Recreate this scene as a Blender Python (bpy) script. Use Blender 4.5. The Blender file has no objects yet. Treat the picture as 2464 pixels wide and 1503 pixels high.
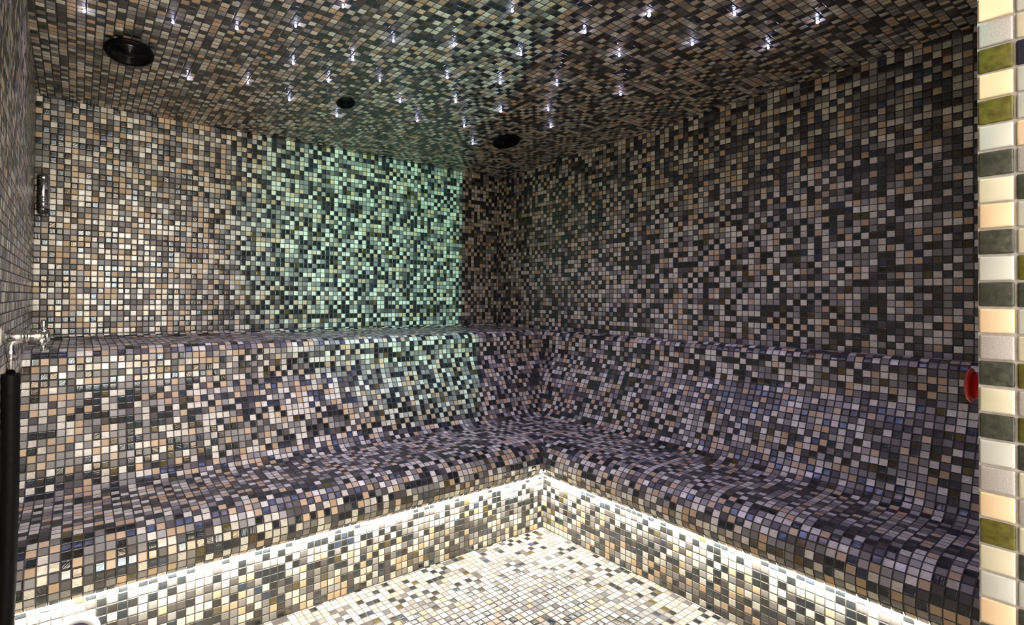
import bpy, bmesh, math, random
from mathutils import Vector, Matrix

random.seed(7)
P = 0.027                       # one mosaic pitch in metres; the room is laid out in tile pitches
FZ = -75.8                      # floor level in tile rows below the ceiling line


def V(x, y, z):
    return Vector((x * P, y * P, (z - FZ) * P))


# ------------------------------------------------------------------ camera
sc = bpy.context.scene
cam_d = bpy.data.cameras.new('camera')
cam = bpy.data.objects.new('camera', cam_d)
sc.collection.objects.link(cam)
sc.camera = cam
CX, CY, CZ = -95.2719, -110.2118, -33.1785
YAW, PITCH, ROLL = 0.958986, 0.0122734, 0.0085547
FPX, PPX, PPY = 1256.62, 1071.16, 700.28
fwd = Vector((math.cos(YAW) * math.cos(PITCH), math.sin(YAW) * math.cos(PITCH), math.sin(PITCH)))
rgt = Vector((math.sin(YAW), -math.cos(YAW), 0))
upv = rgt.cross(fwd)
r2 = math.cos(ROLL) * rgt + math.sin(ROLL) * upv
u2 = -math.sin(ROLL) * rgt + math.cos(ROLL) * upv
M = Matrix.Identity(4)
for i in range(3):
    M[i][0], M[i][1], M[i][2] = r2[i], u2[i], -fwd[i]
    M[i][3] = V(CX, CY, CZ)[i]
cam.matrix_world = M
cam_d.sensor_width = 36
cam_d.sensor_fit = 'HORIZONTAL'
cam_d.lens = FPX / 2464 * 36
cam_d.shift_x = (1232 - PPX) / 2464
cam_d.shift_y = (PPY - 751.5) / 2464
cam_d.clip_start = 0.01

# ------------------------------------------------------------------ world, exposure
w = bpy.data.worlds.new('world')
sc.world = w
w.use_nodes = True
w.node_tree.nodes['Background'].inputs[0].default_value = (0.05, 0.05, 0.055, 1)
w.node_tree.nodes['Background'].inputs[1].default_value = 0.2
vs = sc.view_settings
vs.view_transform = 'Standard'
vs.look = 'None'
vs.exposure = 0.0
vs.gamma = 1.0
vs.use_curve_mapping = False
sc.cycles.use_light_tree = True
sc.cycles.max_bounces = 8
sc.cycles.diffuse_bounces = 6
sc.cycles.glossy_bounces = 4
sc.cycles.sample_clamp_indirect = 6.0
sc.cycles.caustics_reflective = False
sc.cycles.caustics_refractive = False
sc.cycles.use_denoising = True

# light levels
LED_STRENGTH = 205.0
STAR_WATT = 2.5
GLOW_WATT = 0.02
GREEN_WATT = 700.0
HALL_WATT = 2.0
HALL_PANEL = 9.0
PANE_GLOW = 12.0  # added glow pane on the hall back wall


def area_light(name, loc, target, size, size_y, watt, col, spread=180):
    d = bpy.data.lights.new(name, 'AREA')
    d.shape = 'RECTANGLE'
    d.size, d.size_y = size, size_y
    d.energy, d.color = watt, col
    d.spread = math.radians(spread)
    o = bpy.data.objects.new(name, d)
    sc.collection.objects.link(o)
    o.location = loc
    o.rotation_euler = (Vector(target) - Vector(loc)).to_track_quat('-Z', 'Y').to_euler()
    return o


# the hall outside the door: added unseen ceiling light, and an assumed green spot
area_light('added_hall_light', V(-84, -139, -3), V(-84, -139, -60), 1.1, 0.7, HALL_WATT, (1.0, 0.93, 0.82))
gd = bpy.data.lights.new('green_spot_light', 'SPOT')
gd.energy, gd.color = GREEN_WATT, (0.42, 1.0, 0.84)
gd.spot_size, gd.spot_blend = math.radians(34), 1.0
gd.shadow_soft_size = 0.003
go = bpy.data.objects.new('green_spot_light', gd)
sc.collection.objects.link(go)
go.location = V(-94.0, -158.0, -9.0)
GREEN_LOC = go.location.copy()
go.rotation_euler = (V(-26, 0, -20) - go.location).to_track_quat('-Z', 'Y').to_euler()


# ------------------------------------------------------------------ helpers
def link(name, me, parent=None):
    o = bpy.data.objects.new(name, me)
    sc.collection.objects.link(o)
    if parent is not None:
        o.parent = parent
    return o


def structure(o):
    o['kind'] = 'structure'
    return o


def tag(o, label, cat, group=None):
    o['label'] = label
    o['category'] = cat
    if group:
        o['group'] = group
    return o


def empty(name, loc, label, cat, group=None):
    o = bpy.data.objects.new(name, None)
    sc.collection.objects.link(o)
    o.location = loc
    o.empty_display_size = 0.05
    return tag(o, label, cat, group)


def grid_mesh(name, rows, mat, uv, parent=None, smooth=False, origin=None, mats=None):
    """rows: list of rows of Vector points; uv(i, j) -> (u, v)"""
    bm = bmesh.new()
    L = bm.loops.layers.uv.new('tiles')
    off = origin or Vector((0, 0, 0))
    vs_ = [[bm.verts.new(p - off) for p in r] for r in rows]
    for i in range(len(rows) - 1):
        for j in range(len(rows[0]) - 1):
            idx = [(i, j), (i, j + 1), (i + 1, j + 1), (i + 1, j)]
            f = bm.faces.new([vs_[a][b] for a, b in idx])
            f.smooth = smooth
            for lp, (a, b) in zip(f.loops, idx):
                lp[L].uv = uv(a, b)
    me = bpy.data.meshes.new(name)
    bm.to_mesh(me)
    bm.free()
    me.materials.append(mat)
    return link(name, me, parent)


def slab(name, quad, uvq, thick, mat, parent=None):
    """a tiled quad with real thickness; thick = Vector offset to the back"""
    bm = bmesh.new()
    L = bm.loops.layers.uv.new('tiles')
    a = [bm.verts.new(p) for p in quad]
    b = [bm.verts.new(p + thick) for p in quad]
    n = len(quad)
    f = bm.faces.new(a)
    for lp, q in zip(f.loops, uvq):
        lp[L].uv = q
    f2 = bm.faces.new(list(reversed(b)))
    for lp, q in zip(f2.loops, list(reversed(uvq))):
        lp[L].uv = q
    for i in range(n):
        j = (i + 1) % n
        g = bm.faces.new((a[j], a[i], b[i], b[j]))
        for lp, q in zip(g.loops, (uvq[j], uvq[i], uvq[i], uvq[j])):
            lp[L].uv = q
    me = bpy.data.meshes.new(name)
    bm.to_mesh(me)
    bm.free()
    me.materials.append(mat)
    return link(name, me, parent)


def lathe(name, prof, mat, parent=None, seg=48, mtx=None, smooth=True):
    """prof: (radius, height) pairs turned about local Z"""
    bm = bmesh.new()
    rings = []
    for r, h in prof:
        if r < 1e-6:
            rings.append([bm.verts.new((0, 0, h))])
        else:
            rings.append([bm.verts.new((r * math.cos(2 * math.pi * k / seg), r * math.sin(2 * math.pi * k / seg), h)) for k in range(seg)])
    for a, b in zip(rings, rings[1:]):
        for k in range(seg):
            k2 = (k + 1) % seg
            if len(a) == 1 and len(b) == 1:
                continue
            if len(a) == 1:
                f = bm.faces.new((a[0], b[k2], b[k]))
            elif len(b) == 1:
                f = bm.faces.new((a[k], a[k2], b[0]))
            else:
                f = bm.faces.new((a[k], a[k2], b[k2], b[k]))
            f.smooth = smooth
    bmesh.ops.recalc_face_normals(bm, faces=bm.faces)
    if mtx is not None:
        bm.transform(mtx)
    me = bpy.data.meshes.new(name)
    bm.to_mesh(me)
    bm.free()
    me.materials.append(mat)
    return link(name, me, parent)


def tube(name, pts, r, mat, parent=None, seg=20, ribs=0.0, ribn=1):
    bm = bmesh.new()
    rings = []
    n = len(pts)
    for i, p in enumerate(pts):
        t = (pts[min(i + 1, n - 1)] - pts[max(i - 1, 0)]).normalized()
        a = t.cross(Vector((0.3, 1, 0.1))).normalized()
        b = t.cross(a)
        rr = r * (1 + (ribs if (i // ribn) % 2 else 0))
        rings.append([bm.verts.new(p + rr * (math.cos(2 * math.pi * k / seg) * a + math.sin(2 * math.pi * k / seg) * b)) for k in range(seg)])
    for a, b in zip(rings, rings[1:]):
        for k in range(seg):
            f = bm.faces.new((a[k], a[(k + 1) % seg], b[(k + 1) % seg], b[k]))
            f.smooth = True
    bm.faces.new(rings[0])
    bm.faces.new(list(reversed(rings[-1])))
    bmesh.ops.recalc_face_normals(bm, faces=bm.faces)
    me = bpy.data.meshes.new(name)
    bm.to_mesh(me)
    bm.free()
    me.materials.append(mat)
    return link(name, me, parent)


# ------------------------------------------------------------------ materials
class NT:
    def __init__(self, mat):
        self.t = mat.node_tree
        self.n = self.t.nodes
        self.l = self.t.links

    def node(self, kind, **kw):
        x = self.n.new(kind)
        for k, v in kw.items():
            setattr(x, k, v)
        return x

    def math(self, op, a, b=None, c=None, clamp=False):
        x = self.node('ShaderNodeMath', operation=op, use_clamp=clamp)
        for i, v in enumerate((a, b, c)):
            if v is None:
                continue
            if isinstance(v, (int, float)):
                x.inputs[i].default_value = v
            else:
                self.l.new(v, x.inputs[i])
        return x.outputs[0]

    def mix(self, f, a, b, blend='MIX'):
        x = self.node('ShaderNodeMix', data_type='RGBA', blend_type=blend)
        for i, v in ((0, f), (6, a), (7, b)):
            if isinstance(v, (int, float)):
                x.inputs[i].default_value = v
            elif isinstance(v, tuple):
                x.inputs[i].default_value = v if len(v) == 4 else (*v, 1)
            else:
                self.l.new(v, x.inputs[i])
        return x.outputs[2]

    def ramp(self, f, stops, interp='LINEAR'):
        x = self.node('ShaderNodeValToRGB')
        x.color_ramp.interpolation = interp
        e = x.color_ramp.elements
        while len(e) < len(stops):
            e.new(0.5)
        for k, (p, c) in enumerate(stops):
            e[k].position = p
        for k, (p, c) in enumerate(stops):
            e[k].color = (*c, 1) if isinstance(c, tuple) else (c, c, c, 1)
        self.l.new(f, x.inputs[0])
        return x.outputs[0]


def plain(name, col, rough=0.5, metal=0.0, noise=0.0, scale=40, bump=0.0, emit=None, strength=0, trans=0, ior=1.45, spec=0.5):
    m = bpy.data.materials.new(name)
    m.use_nodes = True
    g = NT(m)
    b = g.n['Principled BSDF']
    b.inputs['Base Color'].default_value = (*col, 1)
    b.inputs['Roughness'].default_value = rough
    b.inputs['Metallic'].default_value = metal
    b.inputs['IOR'].default_value = ior
    b.inputs['Specular IOR Level'].default_value = spec
    b.inputs['Transmission Weight'].default_value = trans
    if emit:
        b.inputs['Emission Color'].default_value = (*emit, 1)
        b.inputs['Emission Strength'].default_value = strength
    if noise or bump:
        tc = g.node('ShaderNodeTexCoord')
        nz = g.node('ShaderNodeTexNoise')
        nz.inputs['Scale'].default_value = scale
        nz.inputs['Detail'].default_value = 4
        g.l.new(tc.outputs['Object'], nz.inputs['Vector'])
        if noise:
            c = g.mix(nz.outputs[0], tuple(x * (1 - noise) for x in col), tuple(min(1, x * (1 + noise)) for x in col))
            g.l.new(c, b.inputs['Base Color'])
        if bump:
            bp = g.node('ShaderNodeBump')
            bp.inputs['Strength'].default_value = bump
            bp.inputs['Distance'].default_value = 0.001
            g.l.new(nz.outputs[0], bp.inputs['Height'])
            g.l.new(bp.outputs[0], b.inputs['Normal'])
    return m


# tile kinds: share of the field, colour, roughness, streakiness, glassiness
def mosaic(name, grout=(0.085, 0.078, 0.07), gw=0.062, seed=0.0, T=(0.0, 0.262, 0.38, 0.565, 0.80, 0.83, 0.955, 0.978)):
    m = bpy.data.materials.new(name)
    m.use_nodes = True
    g = NT(m)
    b = g.n['Principled BSDF']
    uv = g.node('ShaderNodeUVMap', uv_map='tiles').outputs[0]
    fl = g.node('ShaderNodeVectorMath', operation='FLOOR')
    g.l.new(uv, fl.inputs[0])
    fr = g.node('ShaderNodeVectorMath', operation='FRACTION')
    g.l.new(uv, fr.inputs[0])
    cell = fl.outputs[0]
    ad = g.node('ShaderNodeVectorMath', operation='ADD')
    g.l.new(cell, ad.inputs[0])
    ad.inputs[1].default_value = (0.37, 0.61, seed)
    wn = g.node('ShaderNodeTexWhiteNoise', noise_dimensions='3D')
    g.l.new(ad.outputs[0], wn.inputs[0])
    # neighbouring tiles tend to alternate between the dark and the light half of the palette
    sc_ = g.node('ShaderNodeSeparateXYZ')
    g.l.new(cell, sc_.inputs[0])
    par = g.math('MODULO', g.math('ABSOLUTE', g.math('ADD', sc_.outputs[0], sc_.outputs[1])), 2.0)
    par = g.math('GREATER_THAN', par, 0.5)
    sw = g.node('ShaderNodeSeparateColor')
    g.l.new(wn.outputs['Color'], sw.inputs[0])
    alt = g.math('LESS_THAN', sw.outputs[1], 0.42)
    rr = wn.outputs['Value']
    ra_ = g.math('MULTIPLY', g.math('ADD', rr, par), 0.5)
    r1 = g.math('ADD', g.math('MULTIPLY', ra_, alt), g.math('MULTIPLY', rr, g.math('SUBTRACT', 1.0, alt)))
    ad2 = g.node('ShaderNodeVectorMath', operation='ADD')
    g.l.new(cell, ad2.inputs[0])
    ad2.inputs[1].default_value = (11.3, 5.7, seed + 9.1)
    wn2 = g.node('ShaderNodeTexWhiteNoise', noise_dimensions='3D')
    g.l.new(ad2.outputs[0], wn2.inputs[0])
    s3 = g.node('ShaderNodeSeparateColor')
    g.l.new(wn2.outputs['Color'], s3.inputs[0])
    ra, rb, rc = s3.outputs[0], s3.outputs[1], s3.outputs[2]
    sx = g.node('ShaderNodeSeparateXYZ')
    g.l.new(fr.outputs[0], sx.inputs[0])
    # local coordinates, nudged per tile so the hand-set rows wander a little
    lx = g.math('SUBTRACT', g.math('SUBTRACT', sx.outputs[0], 0.5), g.math('MULTIPLY', g.math('SUBTRACT', ra, 0.5), 0.03))
    ly = g.math('SUBTRACT', g.math('SUBTRACT', sx.outputs[1], 0.5), g.math('MULTIPLY', g.math('SUBTRACT', rb, 0.5), 0.03))
    ax, ay = g.math('ABSOLUTE', lx), g.math('ABSOLUTE', ly)
    # rounded box: smooth max
    d = g.math('SMOOTH_MAX', ax, ay, 0.04)
    edge = 0.5 - gw
    tile = g.math('SUBTRACT', 1.0, g.math('DIVIDE', g.math('SUBTRACT', d, edge), 0.018), clamp=True)
    # kinds
    base = g.ramp(r1, [(T[0], (0.016, 0.018, 0.020)), (T[1], (0.100, 0.086, 0.082)), (T[2], (0.27, 0.25, 0.225)),
                       (T[3], (0.78, 0.73, 0.60)), (T[4], (0.42, 0.39, 0.36)), (T[5], (0.62, 0.45, 0.28)),
                       (T[6], (0.10, 0.075, 0.022)), (T[7], (0.03, 0.038, 0.06))], 'CONSTANT')
    glass = g.ramp(r1, [(T[0], 1.0), (T[1], 0.0), (T[2], 0.0), (T[3], 0.6), (T[4], 0.0), (T[5], 0.0), (T[6], 1.0), (T[7], 1.0)], 'CONSTANT')
    rough = g.ramp(r1, [(T[0], 0.18), (T[1], 0.42), (T[2], 0.42), (T[3], 0.24), (T[4], 0.40), (T[5], 0.40), (T[6], 0.16), (T[7], 0.14)], 'CONSTANT')
    # value jitter
    vj = g.math('ADD', 0.8, g.math('MULTIPLY', rc, 0.4))
    cj = g.node('ShaderNodeVectorMath', operation='SCALE')
    g.l.new(base, cj.inputs[0])
    g.l.new(vj, cj.inputs[3])
    base = cj.outputs[0]
    # streaks inside a tile: stretched, warped noise in tile-local coordinates, turned per tile
    mp = g.node('ShaderNodeCombineXYZ')
    ang = g.math('MULTIPLY', g.math('FLOOR', g.math('MULTIPLY', rb, 8.0)), 0.39)
    ca, sa = g.math('COSINE', ang), g.math('SINE', ang)
    sxn = g.math('ADD', g.math('MULTIPLY', lx, ca), g.math('MULTIPLY', ly, sa))
    syn = g.math('SUBTRACT', g.math('MULTIPLY', ly, ca), g.math('MULTIPLY', lx, sa))
    g.l.new(g.math('MULTIPLY', sxn, 0.9), mp.inputs[0])
    g.l.new(g.math('MULTIPLY', syn, 6.5), mp.inputs[1])
    g.l.new(g.math('MULTIPLY', ra, 97.0), mp.inputs[2])
    nz = g.node('ShaderNodeTexNoise')
    nz.inputs['Scale'].default_value = 1.0
    nz.inputs['Detail'].default_value = 1.5
    nz.inputs['Distortion'].default_value = 0.45
    g.l.new(mp.outputs[0], nz.inputs['Vector'])
    st = nz.outputs[0]
    # fine speckle
    n2 = g.node('ShaderNodeTexNoise')
    n2.inputs['Scale'].default_value = 9.0
    n2.inputs['Detail'].default_value = 3
    g.l.new(uv, n2.inputs['Vector'])
    sp = g.math('ADD', 0.86, g.math('MULTIPLY', n2.outputs[0], 0.28))
    stc = g.ramp(st, [(0.36, 0.72), (0.5, 1.0), (0.66, 1.12)])
    f1 = g.math('MULTIPLY', glass, 1.0)
    col = g.mix(f1, base, g.mix(1.0, base, stc, 'MULTIPLY'))
    spc = g.node('ShaderNodeVectorMath', operation='SCALE')
    g.l.new(col, spc.inputs[0])
    g.l.new(sp, spc.inputs[3])
    col = g.mix(tile, (*grout, 1), spc.outputs[0])
    g.l.new(col, b.inputs['Base Color'])
    rg = g.math('ADD', g.math('MULTIPLY', rough, tile), g.math('MULTIPLY', g.math('SUBTRACT', 1.0, tile), 0.85))
    g.l.new(rg, b.inputs['Roughness'])
    # glass tiles carry a mirror-like film
    ior = g.math('ADD', 1.5, g.math('MULTIPLY', g.math('MULTIPLY', glass, tile), 0.40))
    g.l.new(ior, b.inputs['IOR'])
    g.l.new(g.math('MULTIPLY', tile, 0.5), b.inputs['Specular IOR Level'])
    tint = g.mix(rc, (1.0, 0.80, 0.58, 1), (0.74, 0.90, 1.0, 1))
    g.l.new(tint, b.inputs['Specular Tint'])
    # height: pillowed tile edge + pressed waves on glass + per-tile tilt
    pil = g.math('SUBTRACT', 1.0, g.math('POWER', g.math('DIVIDE', d, edge, clamp=True), 14.0))
    h = g.math('MULTIPLY', g.math('MULTIPLY', pil, tile), 0.05)
    h = g.math('ADD', h, g.math('MULTIPLY', tile, 0.05))
    tilt = g.math('ADD', g.math('MULTIPLY', lx, g.math('MULTIPLY', g.math('SUBTRACT', rb, 0.5), 0.075)),
                  g.math('MULTIPLY', ly, g.math('MULTIPLY', g.math('SUBTRACT', rc, 0.5), 0.075)))
    h = g.math('ADD', h, g.math('MULTIPLY', tilt, tile))
    wav = g.math('MULTIPLY', g.math('MULTIPLY', st, glass), 0.022)
    h = g.math('ADD', h, g.math('MULTIPLY', wav, tile))
    h = g.math('ADD', h, g.math('MULTIPLY', n2.outputs[0], 0.004))
    bp = g.node('ShaderNodeBump')
    bp.inputs['Strength'].default_value = 1.0
    bp.inputs['Distance'].default_value = P
    g.l.new(h, bp.inputs['Height'])
    g.l.new(bp.outputs[0], b.inputs['Normal'])
    return m


MOS = mosaic('glass_mosaic')
MOS_FLOOR = mosaic('floor_mosaic', grout=(0.16, 0.145, 0.125), seed=3.0, T=(0.0, 0.14, 0.22, 0.45, 0.76, 0.82, 0.965, 0.985))
CHROME = plain('chrome', (0.62, 0.62, 0.64), 0.07, 1.0)
BLACK = plain('black_plastic', (0.0015, 0.0015, 0.002), 0.5, spec=0.12)
BLACK_GLOSS = plain('black_enamel', (0.002, 0.002, 0.003), 0.2, spec=0.4)
RUBBER = plain('black_rubber', (0.003, 0.003, 0.0035), 0.5, noise=0.4, scale=300, bump=0.25, spec=0.12)
RED = plain('red_plastic', (0.50, 0.016, 0.012), 0.35, noise=0.15)
CREAM = plain('cream_ceramic', (0.72, 0.68, 0.58), 0.25, noise=0.05)
SATIN = plain('satin_white_metal', (0.62, 0.62, 0.62), 0.28, 0.35, noise=0.05)
DARKGLASS = plain('smoked_glass', (0.35, 0.35, 0.35), 0.06, 0.0, noise=0.02, trans=0.9)
LED = plain('led_strip_glow', (0.9, 0.9, 0.85), 0.5, emit=(1.0, 1.0, 0.90), strength=LED_STRENGTH)
STAR = plain('star_crystal_glow', (0.9, 0.9, 1.0), 0.2, emit=(0.66, 0.68, 1.0), strength=16)
HALL_WALL = plain('hall_plaster', (0.72, 0.68, 0.60), 0.7, noise=0.08, scale=6)
HALL_FLOOR = plain('hall_stone_floor', (0.34, 0.31, 0.27), 0.4, noise=0.2, scale=9)
PANEL = plain('added_hall_glow', (0.9, 0.9, 0.88), 0.4, emit=(1.0, 0.93, 0.82), strength=HALL_PANEL)  # glow of the added hall panel, out of view

# ------------------------------------------------------------------ room shell
SL = 0.0295                                     # the ceiling falls slightly towards the far corner


def zc(y):
    return -y * SL


XL, YN = -103.0, -105.55                         # left end, room face of the front wall
T5 = 5 * P


def cquad(x0, x1, y0, y1):
    return [V(x0, y1, zc(y1)), V(x1, y1, zc(y1)), V(x1, y0, zc(y0)), V(x0, y0, zc(y0))]


structure(slab('ceiling', cquad(XL, 0, YN, 0), [(XL, 0), (0, 0), (0, YN), (XL, YN)], Vector((0, 0, T5)), MOS))
structure(slab('floor', [V(XL, YN, FZ), V(0, YN, FZ), V(0, 0, FZ), V(XL, 0, FZ)],
               [(XL + 301, YN), (301, YN), (301, 0), (XL + 301, 0)], Vector((0, 0, -T5)), MOS_FLOOR))
structure(slab('wall_back', [V(XL, 0, FZ), V(0, 0, FZ), V(0, 0, 0), V(XL, 0, 0)],
               [(XL - .4, FZ), (-.4, FZ), (-.4, 0), (XL - .4, 0)], Vector((0, T5, 0)), MOS))
structure(slab('wall_right', [V(0, 0, FZ), V(0, YN, FZ), V(0, YN, zc(YN)), V(0, 0, 0)],
               [(200.15, FZ), (200.15 + YN, FZ), (200.15 + YN, zc(YN)), (200.15, 0)], Vector((T5, 0, 0)), MOS))


def xC(y, z):                                    # the left wall leans a touch
    k = min(max((z + 60) / 60, 0), 1.05)
    return -101.5 + min(-y, 60) / 33 * 0.85 * k


ys = [0 - k * 5.2775 for k in range(21)]
zs = [FZ + k * (4.0 - FZ) / 16 for k in range(17)]
rows = [[V(xC(y, z), y, z) for y in ys] for z in zs]
wl = grid_mesh('wall_left', rows, MOS, lambda i, j: (ys[j] - 300, zs[i]), smooth=True)
md = wl.modifiers.new('thickness', 'SOLIDIFY')
md.thickness, md.offset = 3 * P, 1
structure(wl)

# front wall with the doorway the photograph is taken from
DX0, DX1, DZ = -101.3, -67.0, 2.4
D0 = YN - 4.6
bm = bmesh.new()
L = bm.loops.layers.uv.new('tiles')


def bxq(bm, x0, x1, y0, y1, z0, z1):
    c = [V(x, y, z) for x in (x0, x1) for y in (y0, y1) for z in (z0, z1)]
    v = [bm.verts.new(p) for p in c]
    for q in ((0, 1, 3, 2), (4, 6, 7, 5), (0, 4, 5, 1), (2, 3, 7, 6), (0, 2, 6, 4), (1, 5, 7, 3)):
        f = bm.faces.new([v[k] for k in q])
        for lp, k in zip(f.loops, q):
            p = c[k]
            lp[L].uv = ((p.x + p.y) / P + 400, p.z / P)


bxq(bm, DX1 + 0.10, 0, D0, YN, FZ, 3.3)
bxq(bm, XL, DX1 + 0.10, D0, YN, DZ, 3.3)
me = bpy.data.meshes.new('wall_front')
bm.to_mesh(me)
bm.free()
me.materials.append(MOS)
structure(link('wall_front', me))

# ------------------------------------------------------------------ door reveal: large near tiles, real bevelled tesserae
JM = {
    'g': plain('reveal_grout', (0.40, 0.37, 0.36), 0.9, noise=0.25, scale=260, bump=0.6),
    'p': plain('peach_tile', (0.66, 0.50, 0.345), 0.3, noise=0.05, scale=60),
    'a': plain('granular_grey_tile', (0.33, 0.31, 0.305), 0.45, noise=0.45, scale=900, bump=0.15),
    'o': plain('olive_glass_tile', (0.085, 0.078, 0.016), 0.22, noise=0.85, scale=150, bump=0.6, spec=0.3),
    'w': plain('milk_white_tile', (0.44, 0.445, 0.43), 0.3, noise=0.06, scale=60),
    'd': plain('slate_glass_tile', (0.042, 0.045, 0.036), 0.2, noise=0.8, scale=150, bump=0.9, spec=0.35),
    'c': plain('cream_tile', (0.52, 0.485, 0.39), 0.28, noise=0.14, scale=45),
    'n': plain('navy_glass_tile', (0.02, 0.022, 0.035), 0.15, noise=0.5, scale=150, bump=0.8, spec=0.35),
}
order = list(JM)
col1 = 'paopowdcpdwdpadcdwapocwpdaocwp'
col2 = 'wcnwwpadwcodwcoaodcacdwdcpawoc'
PZ = 0.9925
z_top0 = -22.47 + PZ                              # top edge of the tile that straddles the upper frame edge
bm = bmesh.new()
# grout bed
K = [V(DX1 + g, y, z) for g in (0.10, 0.02) for y in (YN, D0) for z in (FZ, DZ)]
vv = [bm.verts.new(p) for p in K]
for q in ((0, 1, 3, 2), (4, 6, 7, 5), (0, 4, 5, 1), (2, 3, 7, 6), (0, 2, 6, 4), (1, 5, 7, 3)):
    bm.faces.new([vv[k] for k in q]).material_index = 0


def tess(bm, y0, y1, z0, z1, mi, rnd):
    """one pillow-edged tessera facing -x, standing proud of the grout bed"""
    cr = 0.05
    lv = [(0.0, 0.05), (0.0, -0.035), (0.018, -0.062), (0.05, -0.078)]
    tx = rnd.uniform(-0.008, 0.008)
    ty = rnd.uniform(-0.008, 0.008)
    rings = []
    cy, cz = (y0 + y1) / 2, (z0 + z1) / 2
    for ins, dep in lv:
        ring = []
        hy, hz = (y1 - y0) / 2 - ins, (z1 - z0) / 2 - ins
        c = max(cr - ins * 0.3, 0.02)
        for sx, sz in ((1, 1), (-1, 1), (-1, -1), (1, -1)):
            base = math.atan2(sz, sx)
            for k in range(4):
                a = base - math.pi / 4 + k * math.pi / 6
                yy = cy + sx * (hy - c) + c * math.cos(a)
                zz = cz + sz * (hz - c) + c * math.sin(a)
                ring.append(bm.verts.new(V(DX1 + dep + (yy - cy) * tx * 3 + (zz - cz) * ty * 3, yy, zz)))
        rings.append(ring)
    for a, b in zip(rings, rings[1:]):
        for k in range(16):
            f = bm.faces.new((a[k], b[k], b[(k + 1) % 16], a[(k + 1) % 16]))
            f.material_index = mi
            f.smooth = True
    f = bm.faces.new(rings[-1])
    f.material_index = mi
    f.smooth = True


rj = random.Random(5)
for cidx in range(4):
    for k in range(-20, 54):
        zt = z_top0 - k * PZ
        if zt > DZ or zt - PZ < FZ:
            continue
        if cidx == 0:
            ch = col1[k % len(col1)]
        elif cidx == 1:
            ch = col2[k % len(col2)]
        else:
            ch = rj.choice('paodwcnwc')
        ya = YN - cidx * 1.0 - 0.035
        jt = rj.uniform(-0.012, 0.012)
        tess(bm, ya - 0.90 + (0.0 if cidx else -0.02), ya + rj.uniform(-0.01, 0.01), zt - PZ + 0.045 + jt, zt - 0.045 + jt, order.index(ch), rj)
bmesh.ops.recalc_face_normals(bm, faces=bm.faces)
me = bpy.data.meshes.new('trim_1')
bm.to_mesh(me)
bm.free()
for k in order:
    me.materials.append(JM[k])
structure(link('trim_1', me))

# ------------------------------------------------------------------ hall outside the door (behind the camera)
HX0, HX1, HY, HZ = -128.0, -28.0, -172.0, 4.0


def box_obj(name, x0, x1, y0, y1, z0, z1, mat, parent=None):
    bm = bmesh.new()
    v = [bm.verts.new(V(x, y, z)) for x in (x0, x1) for y in (y0, y1) for z in (z0, z1)]
    for q in ((0, 1, 3, 2), (4, 6, 7, 5), (0, 4, 5, 1), (2, 3, 7, 6), (0, 2, 6, 4), (1, 5, 7, 3)):
        bm.faces.new([v[k] for k in q])
    bmesh.ops.recalc_face_normals(bm, faces=bm.faces)
    me = bpy.data.meshes.new(name)
    bm.to_mesh(me)
    bm.free()
    me.materials.append(mat)
    return link(name, me, parent)


structure(box_obj('floor_hall', HX0, HX1, HY, YN, FZ - 5.5, FZ - 0.02, HALL_FLOOR))
structure(box_obj('ceiling_hall', HX0, HX1, HY, D0 - .02, HZ, HZ + 4, HALL_WALL))
structure(box_obj('wall_hall_back', HX0, HX1, HY - 4, HY, FZ, HZ, HALL_WALL))
structure(box_obj('wall_hall_left', HX0 - 4, HX0, HY, D0, FZ, HZ, HALL_WALL))
structure(box_obj('wall_hall_right', HX1, HX1 + 4, HY, D0, FZ, HZ, HALL_WALL))
structure(box_obj('wall_hall_front', HX0, -104.2, D0 - 4, D0, FZ, HZ, HALL_WALL))

# ------------------------------------------------------------------ the built-in tiled bench
prof = [(-1.9, -40.85), (-1.2, -41.0), (-0.6, -41.28), (-0.15, -41.8), (0.0, -42.5), (0.03, -43.5), (0.12, -45.0), (0.38, -46.4),
        (0.95, -47.8), (1.8, -49.4), (2.9, -51.5), (3.85, -53.6), (4.7, -55.6), (5.4, -57.1), (6.2, -58.3), (7.2, -59.0),
        (8.6, -59.35), (12.0, -59.5), (17.0, -59.6), (18.6, -59.75), (19.8, -60.05), (20.8, -60.55), (21.6, -61.2), (22.2, -62.0),
        (22.58, -62.9), (22.7, -63.7), (22.58, -64.5), (22.2, -65.2), (21.75, -65.75)]


def catmull(pts, step=0.35):
    out = []
    n = len(pts)
    for i in range(n - 1):
        p0, p1, p2, p3 = pts[max(i - 1, 0)], pts[i], pts[i + 1], pts[min(i + 2, n - 1)]
        d = math.hypot(p2[0] - p1[0], p2[1] - p1[1])
        m = max(1, int(d / step))
        for k in range(m):
            t = k / m
            out.append(tuple(0.5 * ((2 * b) + (c - a) * t + (2 * a - 5 * b + 4 * c - e) * t * t + (-a + 3 * b - 3 * c + e) * t ** 3)
                             for a, b, c, e in zip(p0, p1, p2, p3)))
    out.append(pts[-1])
    return out


FA, FB = 19.8, 2.9
XE = -101.45
cur = catmull(prof)
arc = [0.0]
for a, b in zip(cur, cur[1:]):
    arc.append(arc[-1] + math.hypot(b[0] - a[0], b[1] - a[1]))
bench = empty('tiled_bench', V(-50, -40, FZ), 'L-shaped built-in mosaic bench with sloping backrest and rounded seat edge along both walls', 'bench')
bl = bench.location.copy()
# split of the curve into backrest and seat
iS = min(range(len(cur)), key=lambda k: abs(cur[k][0] - 6.6) + (0 if cur[k][1] > -59.2 else 9))


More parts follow.
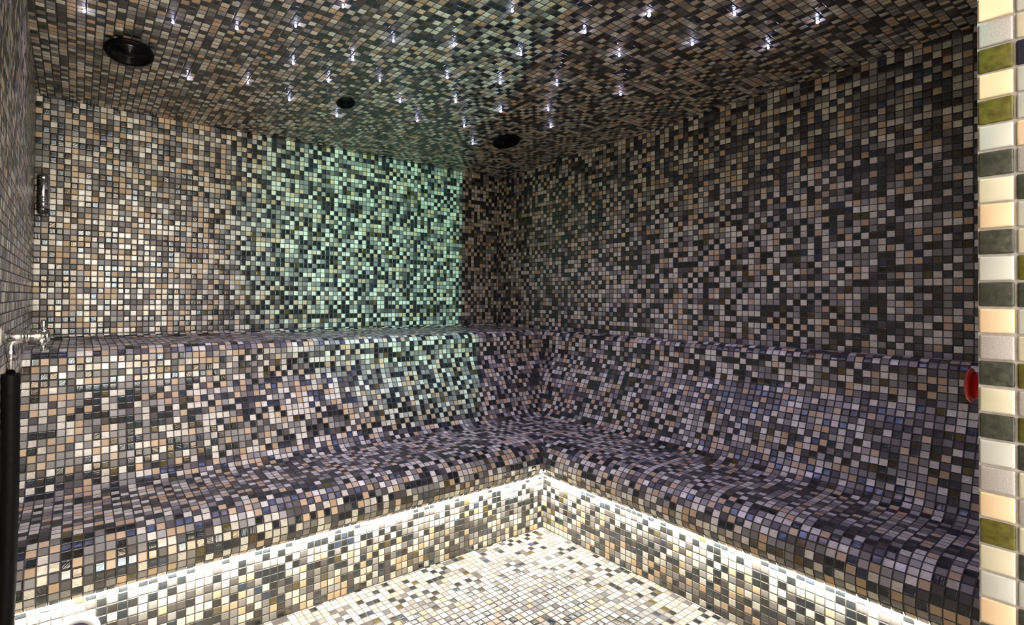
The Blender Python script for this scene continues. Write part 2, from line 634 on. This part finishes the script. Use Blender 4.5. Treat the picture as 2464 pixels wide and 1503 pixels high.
def wing(which, i0, i1, name):
    rows_, arcs = [], []
    for k in range(i0, i1 + 1):
        e, z = cur[k]
        if which == 'A':
            y = -(e + FA)
            x0, x1 = XE, -(e + FB)
            xs = [x0 + (x1 - x0) * t / 24 for t in range(25)]
            rows_.append([V(x, y, z) for x in xs])
            arcs.append([(x - 0.55, -arc[k] + 600.3) for x in xs])
        else:
            x = -(e + FB)
            y0, y1 = -(e + FA), YN
            yy = [y0 + (y1 - y0) * t / 24 for t in range(25)]
            rows_.append([V(x, y, z) for y in yy])
            arcs.append([(y + 500.15, -arc[k] + 600.3) for y in yy])
    o = grid_mesh(name, rows_, MOS, lambda i, j: arcs[i][j], parent=bench, smooth=True, origin=bl)
    return o


for wch in 'AB':
    wing(wch, 0, iS, 'backrest')
    wing(wch, iS, len(cur) - 1, 'seat')
# ledge tops behind the backrests
eL = prof[0][0]
zl = [(-40.35, 0.0), (-40.62, -0.25), (-40.76, -0.7), (-40.8, -1.4)]
rowsA = [[V(x, y, z) for x in (XE, -(eL + FB))] for z, y in zl] + [[V(x, -(eL + FA), prof[0][1]) for x in (XE, -(eL + FB))]]
dd = [0, .35, .8, 1.5, 1.5 + (eL + FA - 1.4)]
grid_mesh('ledge', rowsA, MOS, lambda i, j: ((XE, -(eL + FB))[j] - .55, 700.3 - dd[i]), parent=bench, origin=bl)
rowsB = [[V(0, y, -40.8) for y in (0, YN)], [V(-(eL + FB), y, prof[0][1]) for y in (0, YN)]]
grid_mesh('ledge', rowsB, MOS, lambda i, j: ((500.15, YN + 500.15)[j], 700.3 - i), parent=bench, origin=bl)
# base (kick) walls
EK = 20.9
kz = [FZ, -65.55]
grid_mesh('base', [[V(x, -(EK + FA), z) for x in (XE, -(EK + FB))] for z in kz], MOS,
          lambda i, j: ((XE, -(EK + FB))[j] - 50.8, kz[i] - .25), parent=bench, origin=bl)
grid_mesh('base', [[V(-(EK + FB), y, z) for y in (-(EK + FA), YN)] for z in kz], MOS,
          lambda i, j: ((-(EK + FA), YN)[j] + 800.7, kz[i] - .25), parent=bench, origin=bl)
# soffit of the light slot
for wch in 'AB':
    pr = [(21.75, -65.75), (21.75, -65.45), (20.9, -65.45)]
    if wch == 'A':
        rr_ = [[V(x, -(e + FA), z) for x in (XE, -(e + FB))] for e, z in pr]
    else:
        rr_ = [[V(-(e + FB), y, z) for y in (-(e + FA), YN)] for e, z in pr]
    grid_mesh('light_slot', rr_, CREAM, lambda i, j: (i, j), parent=bench, origin=bl)


def strip(which, label):
    e0, e1, z0, z1 = 21.45, 21.74, -65.80, -65.50
    if which == 'A':
        a, b = V(XL + 2.2, -(e0 + FA), z0), V(-(e0 + FB) - .3, -(e1 + FA), z1)
    else:
        a, b = V(-(e0 + FB), -(e0 + FA) - .3, z0), V(-(e1 + FB), YN + .2, z1)
    bm = bmesh.new()
    n = 16
    lx = which == 'A'
    for k in range(n):
        lo, hi = a.copy(), b.copy()
        ax = 0 if lx else 1
        A0, B0 = a[ax], b[ax]
        lo[ax], hi[ax] = A0 + (B0 - A0) * k / n, A0 + (B0 - A0) * (k + 1) / n
        v = [bm.verts.new((x, y, z)) for x in (lo.x, hi.x) for y in (lo.y, hi.y) for z in (lo.z, hi.z)]
        for q in ((0, 1, 3, 2), (4, 6, 7, 5), (0, 4, 5, 1), (2, 3, 7, 6), (0, 2, 6, 4), (1, 5, 7, 3)):
            bm.faces.new([v[t] for t in q])
    bmesh.ops.remove_doubles(bm, verts=bm.verts, dist=1e-6)
    bmesh.ops.recalc_face_normals(bm, faces=bm.faces)
    me = bpy.data.meshes.new('led_strip')
    bm.to_mesh(me)
    bm.free()
    me.materials.append(LED)
    tag(link('led_strip', me), label, 'light strip', 'strip lights under the bench')


strip('A', 'warm white light strip under the seat edge of the left bench wing')
strip('B', 'warm white light strip under the seat edge of the right bench wing')

# ------------------------------------------------------------------ ceiling star lights
stars = [(-95.2, -34.2, 202, 23), (-86.1, -37.4, 416, 50), (-79.2, -40.4, 570, 64), (-73.2, -45.2, 711, 58), (-70.1, -35.2, 706, 148),
         (-81.8, -21.1, 453, 186), (-73.8, -24.7, 597, 197), (-66.2, -21.8, 697, 237), (-70.0, -52.5, 825, 12), (-52.7, -63.2, 1234, 22),
         (-61.1, -48.9, 946, 95), (-53.7, -52.5, 1091, 106), (-44.3, -55.8, 1253, 128), (-63.4, -41.1, 850, 140), (-63.5, -32.4, 791, 192),
         (-56.9, -37.1, 913, 191), (-48.7, -43.9, 1076, 184), (-40.6, -47.1, 1204, 197), (-50.1, -31.7, 962, 241), (-42.0, -37.0, 1097, 242),
         (-32.6, -38.1, 1205, 265), (-25.8, -43.4, 1320, 262), (-56.5, -19.4, 810, 276), (-42.7, -25.5, 1005, 288), (-33.4, -28.1, 1117, 302),
         (-18.9, -37.4, 1324, 303), (-25.4, -20.6, 1138, 343), (-38.0, -72.0, 1562, 33), (-29.4, -78.1, 1767, 31), (-18.8, -83.2, 1966, 50),
         (-41.5, -64.9, 1407, 74), (-32.4, -63.5, 1490, 130), (-26.8, -71.2, 1667, 102), (-16.9, -76.6, 1848, 112), (-32.5, -51.7, 1340, 201),
         (-20.7, -55.1, 1493, 224)]
ORD = ['first', 'second', 'third', 'fourth', 'fifth', 'sixth', 'seventh', 'eighth', 'ninth', 'tenth', 'eleventh', 'twelfth', 'thirteenth']
bands = [('top', lambda y: y < 80), ('upper middle', lambda y: 80 <= y < 170),
         ('lower middle', lambda y: 170 <= y < 235), ('lowest', lambda y: y >= 235)]
names = {}
for bn, fn in bands:
    sel = sorted([s for s in stars if fn(s[3])], key=lambda s: s[2])
    for k, s in enumerate(sel):
        names[s] = '%s from left in the %s band of ceiling stars' % (ORD[k], bn)
extra = {(-56.5, -19.4): 'bluish white star light just below the smallest black round ceiling vent',
         (-81.8, -21.1): 'bluish white star light right below the large black ceiling vent, at the far left',
         (-25.4, -20.6): 'small bluish white star light nearest the far corner, left of the black round vent'}
star_me = None
lt = bpy.data.lights.new('star_light', 'SPOT')
lt.energy, lt.color, lt.shadow_soft_size = STAR_WATT, (0.56, 0.52, 1.0), 0.004
lt.spot_size, lt.spot_blend = math.radians(140), 1.0
lg = bpy.data.lights.new('star_glow', 'POINT')
lg.energy, lg.color, lg.shadow_soft_size = GLOW_WATT, (0.62, 0.62, 1.0), 0.005
for s in stars:
    x, y = s[0], s[1]
    if star_me is None:
        bm = bmesh.new()
        prs = [(0.0, -0.38), (0.13, -0.34), (0.19, -0.24), (0.17, -0.14), (0.10, -0.06), (0.28, -0.04), (0.32, 0.02)]
        rg = []
        for r, h in prs:
            rg.append([bm.verts.new((0, 0, h * P))] if r == 0 else [bm.verts.new((r * P * math.cos(t * math.pi / 4), r * P * math.sin(t * math.pi / 4), h * P)) for t in range(8)])
        for t in range(8):
            bm.faces.new((rg[0][0], rg[1][t], rg[1][(t + 1) % 8]))
        for i in range(1, len(rg) - 1):
            for t in range(8):
                f = bm.faces.new((rg[i][t], rg[i + 1][t], rg[i + 1][(t + 1) % 8], rg[i][(t + 1) % 8]))
                if i >= 4:
                    f.material_index = 1
        bmesh.ops.recalc_face_normals(bm, faces=bm.faces)
        star_me = bpy.data.meshes.new('ceiling_star_light')
        bm.to_mesh(star_me)
        bm.free()
        star_me.materials.append(STAR)
        star_me.materials.append(CHROME)
    o = link('ceiling_star_light', star_me)
    o.location = V(x, y, zc(y))
    sz = random.uniform(0.8, 1.15)
    o.scale = (sz, sz, 1)
    tag(o, extra.get((x, y), 'bluish star light, ' + names[s]), 'ceiling light', 'bluish star lights in the mosaic ceiling')
    l = bpy.data.objects.new('star_light', lt)
    sc.collection.objects.link(l)
    l.parent = o
    l.location = (0, 0, -0.9 * P)
    l = bpy.data.objects.new('star_glow', lg)
    sc.collection.objects.link(l)
    l.parent = o
    l.location = (0, 0, -0.8 * P)

# ------------------------------------------------------------------ black round ceiling fittings


def vent(x, y, r, h, label, big):
    o = empty('ceiling_vent', V(x, y, zc(y)), label, 'ceiling vent', 'black round vents in the ceiling')
    tl = Matrix.Rotation(math.atan(-SL), 4, 'X')
    R, H = r * P, h * P
    # a flat disc with raised rings, hung on a short neck and tipped a little towards the door
    a = math.radians(9)
    tl = Matrix.Translation((0, 0, -R * math.sin(a) - 0.12 * P)) @ Matrix.Rotation(-a, 4, 'X') @ tl
    lathe('rim', [(R * 0.5, 0.0), (R * 0.97, 0), (R, -0.12 * H), (R * 0.995, -0.45 * H), (R * 0.96, -0.85 * H), (R * 0.88, -1.0 * H),
                  (R * 0.80, -0.96 * H), (R * 0.775, -0.6 * H)], BLACK, o, 72, tl)
    n = 7 if big else 4
    pr = [(R * 0.775, -0.55 * H)]
    wd = 0.53 / n
    for k in range(n):
        q = 0.77 - k * wd
        pr += [(R * (q - 0.25 * wd), -0.45 * H), (R * (q - 0.45 * wd), -0.95 * H), (R * (q - 0.62 * wd), -1.05 * H), (R * (q - 0.85 * wd), -0.95 * H)]
    lathe('louvre_rings', pr, BLACK_GLOSS if big else BLACK, o, 72, tl)
    lathe('hub', [(R * 0.24, -0.9 * H), (R * 0.22, -1.1 * H), (R * 0.15, -1.3 * H), (0, -1.35 * H)], BLACK_GLOSS if big else BLACK, o, 32, tl)
    lathe('neck', [(R * 0.45, 0.0), (R * 0.45, -R * math.sin(a) - 0.2 * P)], BLACK, o, 32)
    return o


vent(-90.05, -26.9, 3.0, 0.55, 'large black round ceiling vent with ringed louvres at the upper left', True)
vent(-57.97, -26.6, 1.6, 0.4, 'smallest black round ceiling vent, above the green-lit part of the back wall', False)
vent(-21.34, -26.95, 2.96, 0.5, 'black round ceiling vent nearest the far corner of the room', False)
ts = empty('ceiling_sensor', V(-25.3, -60.9, zc(-60.9)), 'small dull dark round cap flush in the ceiling over the right wall', 'sensor')
lathe('cap', [(1.05 * P, 0.0), (1.05 * P, -0.12 * P), (0.9 * P, -0.2 * P), (0.5 * P, -0.26 * P), (0, -0.28 * P)],
      plain('dull_bronze', (0.035, 0.037, 0.03), 0.3, 0.2, noise=0.4, scale=200), ts, 32)

# ------------------------------------------------------------------ hose tap and hose on the left wall
RY = Matrix.Rotation(math.pi / 2, 4, 'Y')
tp = empty('hose_tap', V(-101.2, -56.2, -36.6), 'chrome hose tap with cross pin handle on the left wall', 'tap')


def along_x(pr):
    return [(r * P, h * P) for r, h in pr]


lathe('rosette', along_x([(0.0, -0.15), (0.95, -0.1), (1.0, 0.1), (0.95, 0.5), (0.8, 0.85), (0.6, 1.0), (0.45, 1.02), (0, 1.02)]), CREAM, tp, 40, RY)
lathe('body', along_x([(0.0, 0.9), (0.30, 0.9), (0.34, 1.3), (0.46, 1.45), (0.46, 2.25), (0.40, 2.32), (0.46, 2.42), (0.50, 2.5), (0.48, 2.58),
                       (0.40, 2.66), (0.44, 2.78), (0.44, 3.55), (0.36, 3.66), (0.50, 3.72), (0.50, 3.98), (0.34, 4.06), (0.0, 4.08)]), CHROME, tp, 40, RY)
lathe('handle', [(0, 1.35 * P), (0.14 * P, 1.33 * P), (0.21 * P, 1.22 * P), (0.21 * P, 0.55 * P), (0.15 * P, 0.45 * P), (0.15 * P, -0.45 * P),
                 (0.22 * P, -0.5 * P), (0.22 * P, -1.18 * P), (0.17 * P, -1.24 * P), (0, -1.24 * P)], CHROME, tp, 24,
      Matrix.Translation((3.62 * P, 0, 0)))
lathe('knuckle', [(0, 0.5 * P), (0.3 * P, 0.4 * P), (0.46 * P, 0), (0.3 * P, -0.4 * P), (0, -0.5 * P)], CHROME, tp, 24,
      Matrix.Translation((3.5 * P, 0, -0.4 * P)))
el = [Vector((2.3 * P, 0, -0.2 * P)), Vector((1.95 * P, 0, -0.25 * P)), Vector((1.68 * P, 0, -0.42 * P)), Vector((1.58 * P, 0, -0.7 * P)),
      Vector((1.57 * P, 0, -1.2 * P)), Vector((1.57 * P, 0, -1.65 * P)), Vector((1.57 * P, 0, -3.3 * P))]
tube('spout', el, 0.31 * P, CHROME, tp, 28)
lathe('collar', [(0.36 * P, -1.0 * P), (0.38 * P, -1.05 * P), (0.38 * P, -1.6 * P), (0.35 * P, -1.66 * P)], CHROME, tp, 28, Matrix.Translation((1.57 * P, 0, 0)))
hp = []
for k in range(160):
    t = k / 159
    z = -39.55 - 36.0 * t
    hp.append(V(-99.63 - 0.30 * t + 0.12 * math.sin(t * 5), -56.2 + 0.5 * math.sin(t * 2.6), z))
tag(tube('rubber_hose', hp, 0.62 * P, RUBBER, None, 24, 0.025, 2), 'thick black rubber hose hanging from the chrome tap at the left edge', 'hose')

# ------------------------------------------------------------------ chrome cylinder on the back wall by the left corner
wf = empty('scent_dispenser', V(-100.28, -1.25, -19.0), 'chrome cylinder with glass bottom high on the back wall beside the left corner', 'dispenser')
lathe('body', [(0.0, 4.75 * P), (0.80 * P, 4.75 * P), (0.90 * P, 4.6 * P), (0.90 * P, 1.62 * P), (0.86 * P, 1.55 * P), (0.86 * P, 1.45 * P), (0.90 * P, 1.40 * P),
               (0.90 * P, 1.2 * P), (0.86 * P, 1.14 * P), (0.86 * P, 1.08 * P), (0.90 * P, 1.02 * P), (0.90 * P, 0.0), (0, 0)], CHROME, wf, 48)
lathe('glass_bowl', [(0.88 * P, 0.02 * P), (0.90 * P, -0.2 * P), (0.80 * P, -0.65 * P), (0.55 * P, -1.0 * P), (0.25 * P, -1.18 * P), (0, -1.22 * P)], DARKGLASS, wf, 40)
lathe('cap', [(0.82 * P, 4.76 * P), (0.9 * P, 5.0 * P), (0.86 * P, 5.5 * P), (0.5 * P, 5.62 * P), (0, 5.64 * P)], CHROME, wf, 40)
bk = box_obj('bracket', -100.7, -99.9, -0.7, 0.0, -18.0, -15.5, CHROME)
bk.data.transform(Matrix.Translation(-wf.location))
bk.parent = wf

# ------------------------------------------------------------------ red push button on the front wall next to the doorway
RXm = Matrix.Rotation(-math.pi / 2, 4, 'X')
pb = empty('emergency_button', V(-62.0, YN, -36.95), 'red mushroom push button beside the doorway at the right', 'button')
lathe('stem', [(0.0, 0.0), (0.66 * P, 0.0), (0.64 * P, 0.15 * P), (0.60 * P, 0.5 * P), (0.60 * P, 1.02 * P), (0, 1.02 * P)], RED, pb, 40, RXm)
lathe('mushroom_cap', [(0.0, 0.98 * P), (0.70 * P, 0.98 * P), (0.77 * P, 1.02 * P), (0.77 * P, 1.08 * P), (0.66 * P, 1.17 * P), (0.4 * P, 1.23 * P), (0, 1.25 * P)],
      RED, pb, 48, RXm)

# ------------------------------------------------------------------ round steam outlet low on the left bench base
so = empty('steam_outlet', V(-95.0, -(EK + FA) - 0.03, -70.0), 'round white steam outlet ring low on the bench base at the bottom left', 'outlet')
RXp = Matrix.Rotation(math.pi / 2, 4, 'X')
lathe('ring', [(2.25 * P, 0.0), (2.25 * P, 0.35 * P), (2.05 * P, 0.62 * P), (1.75 * P, 0.70 * P), (1.5 * P, 0.62 * P), (1.42 * P, 0.45 * P), (1.42 * P, 0.1 * P)], SATIN, so, 64, RXp)
lathe('core', [(1.42 * P, 0.12 * P), (0.8 * P, 0.18 * P), (0, 0.22 * P)], plain('dark_violet_plastic', (0.07, 0.04, 0.10), 0.3, noise=0.1), so, 40, RXp)

# housing and pole added for the green spot, plus a light-blocking flap
gs = empty('added_spot_housing', V(-94, -158, FZ), 'added unseen black housing on a pole for the green hall spot', 'projector')
dirv = (V(-26, 0, -20) - GREEN_LOC).normalized()
hm = Matrix.Translation(GREEN_LOC - gs.location) @ dirv.to_track_quat('Z', 'Y').to_matrix().to_4x4()
lathe('housing', [(0.0, -3.2 * P), (1.6 * P, -3.2 * P), (1.9 * P, -2.6 * P), (1.9 * P, 1.2 * P), (1.75 * P, 1.2 * P), (1.75 * P, -0.6 * P), (0, -0.6 * P)], BLACK, gs, 40, hm)
sh = Vector((54.4, 105.6, 0)).normalized()         # sight line grazing the door reveal
nr = Vector((sh.y, -sh.x, 0))
fc = Vector((-94 * P, -158 * P, 0)) + sh * 14 * P - nr * 0.02 * P
qd = [fc, fc + nr * 4 * P, fc + nr * 4 * P + nr.cross(Vector((0, 0, 1))) * 0.12 * P, fc + nr.cross(Vector((0, 0, 1))) * 0.12 * P]
bm = bmesh.new()
lo = [bm.verts.new((q.x - gs.location.x, q.y - gs.location.y, (-22 - FZ) * P)) for q in qd]
hi = [bm.verts.new((q.x - gs.location.x, q.y - gs.location.y, (-3 - FZ) * P)) for q in qd]
bm.faces.new(lo)
bm.faces.new(hi)
for k in range(4):
    bm.faces.new((lo[k], lo[(k + 1) % 4], hi[(k + 1) % 4], hi[k]))
bmesh.ops.recalc_face_normals(bm, faces=bm.faces)
me = bpy.data.meshes.new('light_block_flap')  # unseen flap added to keep the green light off the door reveal
bm.to_mesh(me)
bm.free()
me.materials.append(BLACK)
link('light_block_flap', me, gs)
lathe('pole', [(2.6 * P, 0), (2.6 * P, 0.3 * P), (0.4 * P, 0.5 * P), (0.4 * P, 64.8 * P), (0, 64.8 * P)], BLACK, gs, 24)

# added glow pane and hall lamp panel, both made to feed tile reflections
GLOW_PANE = plain('added_pane_glow', (0.9, 0.9, 0.88), 0.4, emit=(1.0, 0.96, 0.88), strength=PANE_GLOW)
wo = box_obj('added_glow_pane', -112, -52, HY, HY + 0.4, -56, 2, GLOW_PANE)
structure(wo)
hl = empty('added_hall_lamp', V(-84, -139, HZ), 'added unseen lamp panel on the hall ceiling outside the doorway', 'ceiling lamp')
ln = box_obj('diffuser', -104, -64, -152, -126, HZ - 1.0, HZ - .02, PANEL)
ln.data.transform(Matrix.Translation(-hl.location))
ln.parent = hl
